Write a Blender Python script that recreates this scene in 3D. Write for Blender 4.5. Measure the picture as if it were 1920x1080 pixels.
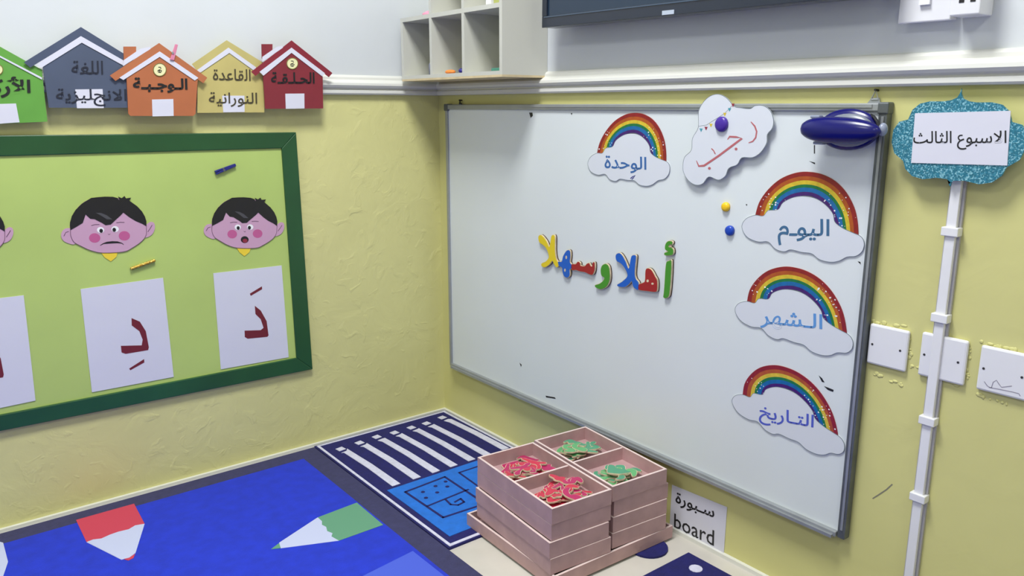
import bpy, bmesh, math, random
from mathutils import Vector, Matrix
random.seed(7)
for o in list(bpy.data.objects): bpy.data.objects.remove(o, do_unlink=True)
SC = bpy.context.scene
COL = SC.collection

# ------------------------------------------------------------------ camera
FPX, PITCH, ROLL, AZ = 1499.584, .223583, -.000569, .667073
CAM = Vector((-1.492037, -2.286647, 1.07))
FW = Vector((math.sin(AZ)*math.cos(PITCH), math.cos(AZ)*math.cos(PITCH), -math.sin(PITCH)))
RT = Vector((math.cos(AZ), -math.sin(AZ), 0)); UP = RT.cross(FW)
RT, UP = RT*math.cos(ROLL)+UP*math.sin(ROLL), UP*math.cos(ROLL)-RT*math.sin(ROLL)
cd = bpy.data.cameras.new('camera'); cam = bpy.data.objects.new('camera', cd); COL.objects.link(cam)
cd.sensor_width = 36; cd.lens = FPX*36/1920; cd.clip_start = .02
M = Matrix((RT, UP, -FW)).transposed().to_4x4(); M.translation = CAM
cam.matrix_world = M
SC.camera = cam

# ------------------------------------------------------------------ world, lamps, exposure
w = bpy.data.worlds.new('world'); SC.world = w; w.use_nodes = True
w.node_tree.nodes['Background'].inputs[0].default_value = (.80, .88, 1, 1)
w.node_tree.nodes['Background'].inputs[1].default_value = .25
SC.view_settings.view_transform = 'Standard'; SC.view_settings.look = 'None'
SC.view_settings.gamma = 1; SC.view_settings.use_curve_mapping = False
SC.view_settings.exposure = 0.12
CEIL = 2.75
LAMPS = [(-.95, -1.2, 47), (-2.9, -1.2, 15), (-.95, -3.3, 8), (-2.9, -3.3, 15)]
for i, (x, y, e) in enumerate(LAMPS):
    l = bpy.data.lights.new('ceiling_lamp', 'AREA'); l.shape = 'SQUARE'; l.size = .56; l.energy = e
    l.color = (.985, 1.0, .985)
    o = bpy.data.objects.new('ceiling_lamp', l); COL.objects.link(o); o.location = (x, y, CEIL-.045)

# ------------------------------------------------------------------ helpers
def lin(c):
    c = c/255
    return c/12.92 if c <= .04045 else ((c+.055)/1.055)**2.4
def rgb(r, g, b): return (lin(r), lin(g), lin(b), 1)
def mat(name, c, rough=.6, metal=0, var=0, vscale=8, bump=0, bscale=60, spec=.5, coat=0):
    m = bpy.data.materials.new(name); m.use_nodes = True; nt = m.node_tree; N = nt.nodes; L = nt.links
    b = N['Principled BSDF']; b.inputs['Base Color'].default_value = rgb(*c)
    b.inputs['Roughness'].default_value = rough; b.inputs['Metallic'].default_value = metal
    b.inputs['Specular IOR Level'].default_value = spec; b.inputs['Coat Weight'].default_value = coat
    tc = N.new('ShaderNodeTexCoord')
    if var:
        n = N.new('ShaderNodeTexNoise'); n.inputs['Scale'].default_value = vscale; n.inputs['Detail'].default_value = 4
        L.new(tc.outputs['Object'], n.inputs['Vector'])
        r = N.new('ShaderNodeValToRGB'); r.color_ramp.elements[0].position = .3; r.color_ramp.elements[1].position = .7
        r.color_ramp.elements[0].color = rgb(*[max(0, v*(1-var)) for v in c])
        r.color_ramp.elements[1].color = rgb(*[min(255, v*(1+var)) for v in c])
        L.new(n.outputs[0], r.inputs[0]); L.new(r.outputs[0], b.inputs['Base Color'])
    if bump:
        n = N.new('ShaderNodeTexNoise'); n.inputs['Scale'].default_value = bscale; n.inputs['Detail'].default_value = 5
        L.new(tc.outputs['Object'], n.inputs['Vector'])
        bp = N.new('ShaderNodeBump'); bp.inputs['Strength'].default_value = bump; bp.inputs['Distance'].default_value = .004
        L.new(n.outputs[0], bp.inputs['Height']); L.new(bp.outputs[0], b.inputs['Normal'])
    return m
def glitter(name, c, c2, scale=380):
    m = mat(name, c, .35, .2); nt = m.node_tree; N = nt.nodes; L = nt.links; b = N['Principled BSDF']
    tc = N.new('ShaderNodeTexCoord'); v = N.new('ShaderNodeTexVoronoi'); v.inputs['Scale'].default_value = scale
    L.new(tc.outputs['Object'], v.inputs['Vector'])
    sx = N.new('ShaderNodeSeparateColor'); L.new(v.outputs['Color'], sx.inputs[0])
    r = N.new('ShaderNodeValToRGB'); e = r.color_ramp.elements
    e[0].position = .25; e[0].color = rgb(*[x*.85 for x in c]); e[1].position = .95; e[1].color = rgb(*c2)
    k = r.color_ramp.elements.new(.62); k.color = rgb(*c)
    L.new(sx.outputs[0], r.inputs[0]); L.new(r.outputs[0], b.inputs['Base Color'])
    bp = N.new('ShaderNodeBump'); bp.inputs['Strength'].default_value = .5; bp.inputs['Distance'].default_value = .001
    L.new(sx.outputs[1], bp.inputs['Height']); L.new(bp.outputs[0], b.inputs['Normal'])
    return m
def plaster(name, c, bump, lump):
    """painted plaster: broad trowel waves plus scattered raised ridges"""
    m = mat(name, c, .55, var=.02, vscale=2.5); nt = m.node_tree; N = nt.nodes; L = nt.links; b = N['Principled BSDF']
    tc = N.new('ShaderNodeTexCoord')
    n1 = N.new('ShaderNodeTexNoise'); n1.inputs['Scale'].default_value = 9; n1.inputs['Detail'].default_value = 5; n1.inputs['Distortion'].default_value = 1.2
    n2 = N.new('ShaderNodeTexNoise'); n2.inputs['Scale'].default_value = 21; n2.inputs['Detail'].default_value = 3; n2.inputs['Distortion'].default_value = .8
    L.new(tc.outputs['Object'], n1.inputs['Vector']); L.new(tc.outputs['Object'], n2.inputs['Vector'])
    r = N.new('ShaderNodeMapRange'); r.inputs[1].default_value = .56; r.inputs[2].default_value = .72
    L.new(n2.outputs[0], r.inputs[0])
    ml = N.new('ShaderNodeMath'); ml.operation = 'MULTIPLY'; ml.inputs[1].default_value = lump; L.new(r.outputs[0], ml.inputs[0])
    ad = N.new('ShaderNodeMath'); ad.operation = 'ADD'; L.new(n1.outputs[0], ad.inputs[0]); L.new(ml.outputs[0], ad.inputs[1])
    bp = N.new('ShaderNodeBump'); bp.inputs['Strength'].default_value = bump; bp.inputs['Distance'].default_value = .006
    L.new(ad.outputs[0], bp.inputs['Height']); L.new(bp.outputs[0], b.inputs['Normal'])
    return m

def tag(o, label=None, cat=None, group=None, kind=None):
    if label: o['label'] = label
    if cat: o['category'] = cat
    if group: o['group'] = group
    if kind: o['kind'] = kind
    return o
def wloc(o):
    v = Vector((0, 0, 0))
    while o: v += o.location; o = o.parent
    return v
def empty(name, loc, label, cat, group=None):
    o = bpy.data.objects.new(name, None); COL.objects.link(o); o.location = loc; o.empty_display_size = .02
    return tag(o, label, cat, group)
def build(name, V, F, mats, parent=None, mi=None, smooth=False, bevel=0, label=None):
    """link ONE mesh object given world coordinates"""
    V = [Vector(v) for v in V]
    if parent: org = wloc(parent)
    else:
        org = sum(V, Vector())/len(V); org.z = min(v.z for v in V)
    me = bpy.data.meshes.new(name); me.from_pydata([v-org for v in V], [], F)
    for m in (mats if isinstance(mats, (list, tuple)) else [mats]): me.materials.append(m)
    if mi:
        for p, i in zip(me.polygons, mi): p.material_index = i
    bm = bmesh.new(); bm.from_mesh(me); bmesh.ops.recalc_face_normals(bm, faces=bm.faces); bm.to_mesh(me); bm.free()
    o = bpy.data.objects.new(name, me); COL.objects.link(o)
    if parent: o.parent = parent
    else: o.location = org
    if smooth:
        for p in me.polygons: p.use_smooth = True
    if bevel:
        md = o.modifiers.new('bevel', 'BEVEL'); md.width = bevel; md.segments = 2; md.limit_method = 'ANGLE'
    if label: o['label'] = label
    return o
class MB:
    def __init__(s): s.V = []; s.F = []
    def add(s, V, F):
        n = len(s.V); s.V += [Vector(v) for v in V]; s.F += [tuple(i+n for i in f) for f in F]; return s
    def box(s, a, b):
        x0, y0, z0 = a; x1, y1, z1 = b
        return s.add([(x0,y0,z0),(x1,y0,z0),(x1,y1,z0),(x0,y1,z0),(x0,y0,z1),(x1,y0,z1),(x1,y1,z1),(x0,y1,z1)],
                     [(0,3,2,1),(4,5,6,7),(0,1,5,4),(1,2,6,5),(2,3,7,6),(3,0,4,7)])
    def hexa(s, bot, top):
        n = len(bot)
        return s.add(list(bot)+list(top), [tuple(range(n))[::-1], tuple(range(n, 2*n))]+[(i, (i+1) % n, n+(i+1) % n, n+i) for i in range(n)])
    def tube(s, pts, r, seg=8, radii=None):
        pts = [Vector(p) for p in pts]; V = []; F = []
        for i, p in enumerate(pts):
            d = (pts[min(i+1, len(pts)-1)]-pts[max(i-1, 0)]).normalized()
            a = d.orthogonal().normalized() if i == 0 else (a-d*a.dot(d)).normalized()
            b = d.cross(a); rr = radii[i] if radii else r
            V += [p+(a*math.cos(t)+b*math.sin(t))*rr for t in [2*math.pi*k/seg for k in range(seg)]]
        for i in range(len(pts)-1):
            for k in range(seg): F.append((i*seg+k, i*seg+(k+1) % seg, (i+1)*seg+(k+1) % seg, (i+1)*seg+k))
        F += [tuple(range(seg))[::-1], tuple(range(len(V)-seg, len(V)))]
        return s.add(V, F)
    def ellipsoid(s, c, r, nu=24, nv=14, R=None):
        V = []; F = []
        for j in range(nv+1):
            ph = math.pi*j/nv
            for i in range(nu):
                th = 2*math.pi*i/nu
                v = Vector((r[0]*math.sin(ph)*math.cos(th), r[1]*math.sin(ph)*math.sin(th), r[2]*math.cos(ph)))
                if R: v = R @ v
                V.append(Vector(c)+v)
        for j in range(nv):
            for i in range(nu): F.append((j*nu+i, j*nu+(i+1) % nu, (j+1)*nu+(i+1) % nu, (j+1)*nu+i))
        return s.add(V, F)
    def build(s, name, mats, parent=None, **k): return build(name, s.V, s.F, mats, parent, **k)

# photograph calibration: where a ray meets a wall (L: y=-off, R: x=-off) or the floor (F: z=off)
def W(wall, x, y, off=0.0):
    d = FW+RT*((x-960)/FPX)-UP*((y-540)/FPX)
    ax = {'L': 1, 'R': 0, 'F': 2}[wall]; v = off if wall == 'F' else -off
    return CAM+d*((v-CAM[ax])/d[ax])
NORM = {'L': Vector((0, -1, 0)), 'R': Vector((-1, 0, 0)), 'F': Vector((0, 0, 1))}
def spline(P, n=4):
    out = []; m = len(P)
    for i in range(m):
        p0, p1, p2, p3 = P[i-1], P[i], P[(i+1) % m], P[(i+2) % m]
        for k in range(n):
            t = k/n
            out.append(tuple(.5*((2*p1[j])+(-p0[j]+p2[j])*t+(2*p0[j]-5*p1[j]+4*p2[j]-p3[j])*t*t+(-p0[j]+3*p1[j]-3*p2[j]+p3[j])*t**3) for j in (0, 1)))
    return out
def ell(cx, cy, rx, ry, n=20): return [(cx+rx*math.cos(2*math.pi*i/n), cy+ry*math.sin(2*math.pi*i/n)) for i in range(n)]
def Z(s, ox, oy): return lambda P: [(ox+x/s, oy+y/s) for x, y in P]
def prism(pts, wall, off, th):
    """closed outline (pixels) -> slab of thickness th standing off mm from the surface"""
    P = [W(wall, x, y, off+th) for x, y in pts]; n = NORM[wall]
    mb = MB(); m = len(P)
    return mb.add(P+[p-n*th for p in P], [tuple(range(m)), tuple(range(m, 2*m))[::-1]]+[(i, (i+1) % m, m+(i+1) % m, m+i) for i in range(m)])
def cut(name, pts, wall, off, th, m, parent=None, **k): return prism(pts, wall, off, th).build(name, m, parent, **k)
def grow(P, d):
    """push outline of 3D points in its plane by d"""
    n = len(P); c = Vector()
    for i in range(n): c += P[i].cross(P[(i+1) % n])
    c.normalize(); out = []
    for i in range(n):
        a = (P[i]-P[i-1]); b = (P[(i+1) % n]-P[i])
        if a.length < 1e-7: a = b
        if b.length < 1e-7: b = a
        q = (a.normalized().cross(c)+b.normalized().cross(c))
        out.append(P[i]+(q.normalized()*d if q.length > 1e-6 else q))
    return out
def area_normal(P):
    c = Vector(); o = P[0]
    for i in range(len(P)): c += (P[i]-o).cross(P[(i+1) % len(P)]-o)
    return c
def grow3(P, d):
    o = P[0].copy(); Q = [p-o for p in P]; c = area_normal(P).normalized(); out = []; n = len(Q)
    for i in range(n):
        a = Q[i]-Q[i-1]; b = Q[(i+1) % n]-Q[i]
        q = a.normalized().cross(c)+b.normalized().cross(c)
        out.append(P[i]+(q.normalized()*d if q.length > 1e-6 else q))
    return out
def ring(name, pts, wall, off, th, width, m, parent):
    P = [W(wall, x, y, off+th) for x, y in pts]; Q = grow3(P, -width); n = NORM[wall]; k = len(P)
    V = P+Q+[p-n*th for p in P]+[p-n*th for p in Q]; F = []
    for i in range(k):
        j = (i+1) % k
        F += [(i, j, k+j, k+i), (i, 2*k+i, 2*k+j, j), (k+i, k+j, 3*k+j, 3*k+i)]
    return build(name, V, F, m, parent)
def stroke(mb, P, wall, off, th, wpx):
    """ribbon along a pixel polyline"""
    Q = [W(wall, x, y, off+th) for x, y in P]; n = NORM[wall]; V = []; k = len(Q)
    for i, p in enumerate(Q):
        d = (Q[min(i+1, k-1)]-Q[max(i-1, 0)]).normalized(); s = d.cross(n)
        r = wpx if not isinstance(wpx, (list, tuple)) else wpx[i]
        V += [p+s*r, p-s*r]
    V += [v-n*th for v in V]; b = 2*k; F = []
    for i in range(k-1):
        a = 2*i
        F += [(a, a+1, a+3, a+2), (a, a+2, b+a+2, b+a), (a+1, b+a+1, b+a+3, a+3)]
    F += [(0, b, b+1, 1), (b-2, b-1, 2*b-1, 2*b-2)]
    return mb.add(V, F)
def text(name, s, quad, wall, off, m, parent, bold=0.0, th=.0004, label=None):
    """lettering set with Blender's own font (visual order), fitted into quad TL,TR,BR,BL on the surface"""
    c = bpy.data.curves.new('text', 'FONT'); c.body = s; c.resolution_u = 2; c.offset = bold; c.extrude = .01
    o = bpy.data.objects.new('text', c); COL.objects.link(o); bpy.context.view_layer.update()
    me = bpy.data.meshes.new_from_object(o); bpy.data.objects.remove(o); bpy.data.curves.remove(c)
    xs = [v.co.x for v in me.vertices]; ys = [v.co.y for v in me.vertices]
    x0, x1, y0, y1 = min(xs), max(xs), min(ys), max(ys)
    TL, TR, BR, BL = [W(wall, x, y, off+th) for x, y in quad]; n = NORM[wall]
    org = wloc(parent)
    for v in me.vertices:
        u = (v.co.x-x0)/(x1-x0); t = (v.co.y-y0)/(y1-y0)
        p = (BL*(1-u)+BR*u)*(1-t)+(TL*(1-u)+TR*u)*t
        if v.co.z < 0: p = p-n*th
        v.co = p-org
    me.materials.clear(); me.materials.append(m); me.name = name
    q = bpy.data.objects.new(name, me); COL.objects.link(q); q.parent = parent
    if label: q['label'] = label
    return q
AR = {'wahda': '\uFE93\uFEAA\uFEA3\uFEEE\uFEDF\uFE8D', 'yawm': '\uFEE1\u0640\uFEEE\uFEF4\uFEDF\uFE8D', 'shahr': '\uFEAE\uFEEC\uFEB8\u0640\uFEDF\uFE8D',
      'tarikh': '\uFEA6\uFEF3\uFEAD\uFE8E\u0640\uFE98\uFEDF\uFE8D', 'usbu': '\uFEB3', }
AR['week'] = '\uFE9A\uFEDF\uFE8E\uFE9C\uFEDF\uFE8D \uFEC9\uFEEE\uFE92\uFEB3\uFEFB\uFE8D'
AR['lugha'] = '\uFE94\uFED0\uFEE0\uFEDF\uFE8D'
AR['engl'] = '\uFE94\uFEF3\uFEB0\uFEF4\uFEE0\uFE9E\uFEE7\uFEFB\uFE8D'
AR['wajba'] = '\uFE94\u0640\uFE92\u0640\uFE9F\uFEEE\u0640\uFEDF\uFE8D'
AR['qaida'] = '\uFE93\uFEAA\uFECB\uFE8E\uFED8\uFEDF\uFE8D'
AR['nour'] = '\uFE94\uFEF4\uFEE7\uFE8D\uFEAD\uFEEE\uFEE8\uFEDF\uFE8D'
AR['halqa'] = '\uFE94\u0640\uFED8\u0640\uFEE0\u0640\uFEA4\uFEDF\uFE8D'
AR['arkan'] = '\uFEE5\uFE8E\uFEDB\uFEAD\uFEF7\uFE8D'
AR['board'] = '\uFE93\uFEAD\uFEEE\uFE92\u0640\uFEB3'
def centroid(wall, pts, off=0):
    P = [W(wall, x, y, off) for x, y in pts]; c = sum(P, Vector())/len(P); c.z = min(p.z for p in P); return c

# ------------------------------------------------------------------ materials
m_yel = plaster('yellow_plaster', (212, 208, 142), .48, .30)
m_yel2 = plaster('yellow_wall_paint', (208, 204, 136), .18, .10)
m_wht = plaster('white_wall_paint', (208, 212, 214), .12, .06)
m_trim = mat('white_gloss_trim', (220, 220, 213), .28, bump=.08, bscale=30)
m_floor = mat('cream_tile', (205, 200, 190), .35, var=.03)
m_ceil = mat('ceiling_white', (225, 225, 225), .8)
m_alu = mat('aluminium', (160, 164, 168), .38, .45, var=.03, vscale=20)
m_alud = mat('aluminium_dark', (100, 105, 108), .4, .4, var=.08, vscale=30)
m_wb = mat('whiteboard_enamel', (216, 222, 224), .2, var=.008, vscale=3, spec=.35)
m_ink = mat('black_ink', (22, 22, 26), .5)
m_paper = mat('white_paper', (214, 214, 226), .5, bump=.25, bscale=14)
m_card = mat('cloud_card', (212, 216, 224), .45, bump=.05, bscale=20)
m_edge = mat('grey_print_line', (110, 122, 128), .5)
m_plast = mat('white_plastic', (228, 228, 232), .25, var=.01)
m_wood = mat('pale_plywood', (206, 182, 160), .55, var=.06, vscale=25, bump=.1, bscale=90)
m_tray = mat('tray_plywood', (182, 148, 148), .55, var=.06, vscale=18, bump=.1, bscale=80)
m_rim = mat('tray_rim', (222, 200, 196), .5, var=.04, vscale=30)
m_shelf = mat('shelf_laminate', (200, 200, 190), .4, var=.01)
m_tan = mat('raw_board_edge', (208, 190, 150), .6, var=.05, vscale=30)

# ------------------------------------------------------------------ room shell
def slab(name, a, b, m): return tag(MB().box(a, b).build(name, m), kind='structure')
RZ = 1.112
def wall(name, a, b, mlow, mup, split=True):
    (x0, y0), (x1, y1) = a, b; mb = MB()
    mb.box((x0, y0, 0), (x1, y1, RZ)).box((x0, y0, RZ), (x1, y1, CEIL))
    return tag(mb.build(name, [mlow, mup], mi=[0]*6+[1]*6), kind='structure')
WL = wall('wall_left', (-4.2, 0), (0, .12), m_yel, m_wht)
WR = wall('wall_right', (0, -4.6), (.12, .12), m_yel2, m_wht)
wall('wall_back', (-4.2, -4.72), (.12, -4.6), m_yel2, m_wht)
wall('wall_far', (-4.32, -4.72), (-4.2, .12), m_yel2, m_wht)
slab('floor', (-4.32, -4.72, -.06), (.12, .12, 0), m_floor)
slab('ceiling', (-4.32, -4.72, CEIL), (.12, .12, CEIL+.06), m_ceil)
m_lamp = mat('lamp_diffuser', (240, 244, 250), .6)
nl = m_lamp.node_tree.nodes['Principled BSDF']; nl.inputs['Emission Color'].default_value = (.985, 1, .985, 1); nl.inputs['Emission Strength'].default_value = 2.5
for i, (x, y, e) in enumerate(LAMPS):
    t = empty('ceiling_light', (x, y, CEIL-.04), 'square white ceiling light panel, %s' % ['above the board corner', 'nearer the far wall beside the green board', 'behind the camera on the board side', 'behind the camera on the far side'][i], 'ceiling light', 'ceiling light panels')
    f = MB()
    for a, b in (((-.32, -.32), (.32, -.29)), ((-.32, .29), (.32, .32)), ((-.32, -.29), (-.29, .29)), ((.29, -.29), (.32, .29))):
        f.box((x+a[0], y+a[1], CEIL-.04), (x+b[0], y+b[1], CEIL))
    f.build('frame', m_plast, t)
    MB().box((x-.29, y-.29, CEIL-.03), (x+.29, y+.29, CEIL-.02)).build('diffuser', m_lamp, t)
PROF = [(0, 1.104), (.014, 1.105), (.017, 1.109), (.017, 1.117), (.011, 1.120), (.012, 1.123), (.021, 1.126), (.025, 1.132), (.024, 1.139), (.017, 1.145), (.010, 1.149), (.009, 1.156), (.004, 1.162), (0, 1.163)]
def rail(name, f, s0, s1):
    n = len(PROF); V = [f(s, d, z) for s in (s0, s1) for d, z in PROF]
    F = [(i, (i+1) % n, n+(i+1) % n, n+i) for i in range(n)]+[tuple(range(n)), tuple(range(n, 2*n))[::-1]]
    return tag(build(name, V, F, m_trim), kind='structure')
rail('trim_1', lambda s, d, z: (s, -d, z), -4.2, -.001)
rail('trim_2', lambda s, d, z: (-d, s, z), -.001, -4.6)
slab('baseboard_left', (-4.2, -.010, 0), (0, 0, .010), m_trim)
slab('baseboard_right', (-.010, -4.6, 0), (0, -.010, .010), m_trim)

# ------------------------------------------------------------------ notice board with green border on the left wall
bb = [(-1.95, .0), (-.5, .0)]
m_lime = mat('lime_paper', (180, 202, 112), .5, var=.03, vscale=3, bump=.35, bscale=4)
m_bord = mat('dark_green_border', (34, 80, 44), .35, var=.08, vscale=6, bump=.25, bscale=12)
BP = lambda x, y: W('L', x, y, .012)
iTL, iTR, iBR, iBL = (0, 293), (528, 278), (556, 671), (0, 778)
oTL, oTR, oBR, oBL = (0, 254), (555, 248), (586, 692), (0, 808)
def ext(a, b, X):      # carry the edge a-b on along the wall to x = X
    A, B = BP(*a), BP(*b); t = (X-A.x)/(B.x-A.x); return A+(B-A)*t
XE, XI = -1.98, -1.93
OT, OB, IT, IB = ext(oTL, oTR, XE), ext(oBL, oBR, XE), ext(iTL, iTR, XI), ext(iBL, iBR, XI)
oTRp, oBRp, iTRp, iBRp = BP(*oTR), BP(*oBR), BP(*iTR), BP(*iBR)
nb = empty('notice_board', (-1.2, 0, OB.z), 'lime green papered notice board with dark green border on left wall', 'notice board')
def slabL(name, P, y0, y1, m, parent, **k):
    mb = MB(); mb.hexa([Vector((p.x, y0, p.z)) for p in P], [Vector((p.x, y1, p.z)) for p in P]); return mb.build(name, m, parent, **k)
slabL('backing_paper', grow3([IT, iTRp, iBRp, IB], .012), -.001, -.008, m_lime, nb)
slabL('border_strip', [OT, oTRp, iTRp, IT], -.001, -.013, m_bord, nb, bevel=.002)
slabL('border_strip', [oTRp, oBRp, iBRp, iTRp], -.001, -.014, m_bord, nb, bevel=.002)
slabL('border_strip', [IB, iBRp, oBRp, OB], -.001, -.015, m_bord, nb, bevel=.002)
slabL('border_strip', [OT, IT, IB, OB], -.001, -.013, m_bord, nb, bevel=.002)
BO = .0085   # board surface

# letter cards
m_mar = mat('maroon_print', (112, 30, 42), .5)
z2 = Z(2.25, 0, 340)
dal1 = [(1075, 525), (1100, 545), (1125, 590), (1133, 650), (1128, 656), (1045, 664), (1033, 657), (1032, 630), (1100, 628), (1112, 618), (1100, 582), (1078, 560)]
dal2 = [(555, 577), (590, 592), (615, 632), (628, 700), (625, 712), (530, 728), (513, 722), (510, 694), (598, 692), (602, 668), (588, 632), (556, 608)]
def lcard(quad, dal, vow, label, label2):
    t = empty('letter_card', centroid('L', quad, BO), label, 'card', 'letter cards on the notice board')
    cut('sheet', quad, 'L', BO, .0015, m_paper, t)
    cut('letter', dal, 'L', BO+.0015, .0004, m_mar, t)
    vow(t)
def v_poly(P, nm): return lambda t: cut(nm, P, 'L', BO+.0015, .0004, m_mar, t)
lcard(z2([(900, 388), (1188, 355), (1218, 742), (932, 793)]), z2(dal1), v_poly(z2([(1054, 474), (1105, 443), (1106, 455), (1058, 483)]), 'vowel_mark'),
      'white sheet with maroon Arabic dal and a stroke above it, under the open-mouthed face', '')
lcard(z2([(340, 455), (688, 407), (733, 825), (388, 890)]), z2(dal2), v_poly(z2([(545, 790), (608, 750), (609, 764), (550, 797)]), 'vowel_mark'),
      'white sheet with maroon Arabic dal and a stroke below it, under the yellow stick', '')
def damma(t):
    mb = MB(); stroke(mb, z2([(-75, 665), (-60, 640), (-45, 650), (-50, 670), (-72, 668), (-50, 690), (-85, 712)]), 'L', BO+.0015, .0004, .0035); mb.build('vowel_mark', m_mar, t)
lcard(z2([(-262, 524), (100, 481), (150, 925), (-222, 1003)]), z2([(x-612, y+115) for x, y in dal2]), damma,
      'white sheet cut off by the left picture edge, only its maroon letter tail showing', '')

# cartoon faces
m_skin = mat('pink_print', (200, 158, 184), .45); m_hair = mat('black_print', (28, 27, 30), .4)
m_cheek = mat('rose_print', (190, 92, 142), .5); m_eyew = mat('white_print', (238, 238, 240), .5); m_red = mat('red_print', (140, 40, 60), .5)
m_col = mat('yellow_print', (238, 208, 60), .45); m_line = mat('brown_line', (92, 62, 84), .5); m_shine = mat('grey_highlight', (74, 74, 78), .5)
HEAD = [(270, 520), (275, 440), (330, 320), (420, 220), (540, 160), (700, 152), (820, 164), (950, 205), (1060, 292), (1130, 390), (1150, 480), (1148, 560), (1138, 640), (1080, 715), (960, 792), (860, 830), (620, 830), (480, 790), (380, 735), (300, 680), (268, 600)]
EARL = [(285, 520), (215, 508), (170, 550), (160, 610), (195, 668), (300, 708), (320, 640)]
EARR = [(1135, 530), (1195, 482), (1240, 497), (1243, 565), (1200, 640), (1120, 668), (1110, 600)]
HAIR = [(270, 532), (272, 440), (300, 360), (350, 285), (430, 212), (540, 150), (620, 145), (700, 143), (790, 150), (835, 165), (862, 195), (850, 150), (890, 172), (925, 148), (940, 178), (1000, 172), (975, 207), (1060, 280), (1110, 345), (1140, 410), (1153, 470), (1148, 532), (1100, 497), (1030, 462), (960, 410), (895, 350), (860, 385), (800, 435), (740, 488), (680, 493), (640, 462), (600, 438), (560, 412), (510, 405), (460, 350), (440, 400), (420, 450), (350, 490)]
def face(f, mouth, label):
    g = lambda P: [f(x, y) for x, y in P]
    t = empty('face_cutout', centroid('L', g(HEAD), BO), label, 'cutout', 'boy face cutouts on the notice board')
    cut('collar', g([(598, 815), (800, 815), (775, 885), (708, 938), (640, 885)]), 'L', BO, .0012, m_col, t)
    for e, q in ((EARL, [(190, 600), (215, 555), (250, 545)]), (EARR, [(1215, 520), (1190, 560), (1160, 600)])):
        k = cut('ear', g(spline(e, 3)), 'L', BO, .0014, m_skin, t)
        mb = MB(); stroke(mb, g(q), 'L', BO+.0014, .0003, .0007); mb.build('ear_line', m_line, k)
    h = g(spline(HEAD, 3))
    cut('head', h, 'L', BO, .002, m_skin, t)
    ring('outline', h, 'L', BO+.001, .0013, .0010, m_line, t)
    hr = cut('hair', g(HAIR), 'L', BO+.002, .0006, m_hair, t)
    cut('hair_shine', g([(578, 335), (640, 340), (700, 370), (762, 425), (700, 422), (640, 375)]), 'L', BO+.0026, .0003, m_shine, hr)
    for ex, ey, px, py in ((618, 548, 624, 558), (786, 546, 775, 554)):
        e = cut('eye', g(ell(ex, ey, 42, 37)), 'L', BO+.002, .0004, m_eyew, t)
        cut('pupil', g(ell(px, py, 21, 25, 14)), 'L', BO+.0024, .0003, m_ink, e)
    for cx, cy in ((543, 641), (886, 634)): cut('cheek', g(ell(cx, cy, 65, 58)), 'L', BO+.002, .0003, m_cheek, t)
    for q in ([(515, 488), (560, 478), (610, 480)], [(805, 470), (850, 466), (900, 470)]):
        mb = MB(); stroke(mb, g(q), 'L', BO+.002, .0003, .0008); mb.build('eyebrow', m_line, t)
    mb = MB(); stroke(mb, g([(700, 600), (712, 612), (725, 600)]), 'L', BO+.002, .0003, .0006); mb.build('nose', m_line, t)
    if mouth == 'open':
        q = cut('mouth', g(ell(712, 715, 53, 46)), 'L', BO+.002, .0004, m_ink, t); cut('tongue', g(ell(716, 730, 34, 26, 14)), 'L', BO+.0024, .0003, m_red, q)
    elif mouth == 'flat':
        mb = MB(); stroke(mb, g([(600, 735), (640, 715), (680, 708), (740, 705), (800, 708), (850, 722), (870, 740)]), 'L', BO+.002, .0004, [.0006, .0012, .0026, .003, .0024, .001, .0006]); mb.build('mouth', m_ink, t)
    else:
        cut('mouth', g(ell(712, 715, 30, 34)), 'L', BO+.002, .0004, m_ink, t)
f1 = lambda x, y: (360+x/7.2, 350+y/7.2)
def f2(x, y):
    u = (x-710)/438; v = (y-530)/305
    X = 765+u*480+v*25; Y = 525-u*25+v*315
    return (90+X/6.75, 350+Y/6.75)
f3 = lambda x, y: (f2(x, y)[0]-265.5, f2(x, y)[1]+10)
face(f1, 'open', 'cartoon boy face with black hair and open round mouth, right one on the notice board')
face(f2, 'flat', 'cartoon boy face with black hair and a flat straight mouth, beside the yellow stick')
face(f3, 'small', 'cartoon boy face mostly outside the left picture edge, one ear and hair showing')

# small sticks on the notice board
m_bpeg = mat('navy_plastic', (30, 34, 120), .3); m_gold = glitter('gold_glitter', (196, 150, 30), (250, 226, 120), 500)
def rod(a, b, off, r, n=12):
    A, B = W('L', *a, off), W('L', *b, off); return [A+(B-A)*i/n for i in range(n+1)]
pk = empty('clothes_peg', W('L', 423, 317, BO), 'small dark blue peg lying slanted above the right cartoon face', 'peg')
A, B = W('L', 404, 324, BO+.006), W('L', 442, 309, BO+.006); d = (B-A)/10; nz = Vector((0, -1, 0)); s = d.normalized().cross(nz)
for sg in (-1, 1):
    mb = MB(); a = s*.0032*sg
    P = [A+d*.0+a-s*.0024*sg, A+d*10+a*.4-s*.0024*sg, A+d*10+a*.4+s*.0026*sg, A+a+s*.0026*sg]
    mb.hexa([p-nz*.005 for p in P], [p+nz*.002 for p in P]); mb.build('arm', m_bpeg, pk, bevel=.001)
mb = MB(); mb.tube([A+d*4-s*.005, A+d*4+s*.005], .0035, 10); mb.build('spring', m_alud, pk)
mb = MB(); P = rod((245, 504), (291, 488), BO+.005, .004, 28)
mb.tube(P, .004, 8, [.0040+.0013*math.sin(i*2.4) for i in range(len(P))])
tag(mb.build('glitter_stick', m_gold, smooth=True), 'short gold glittery twisted stick lying slanted under the flat-mouthed face', 'stick')

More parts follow.
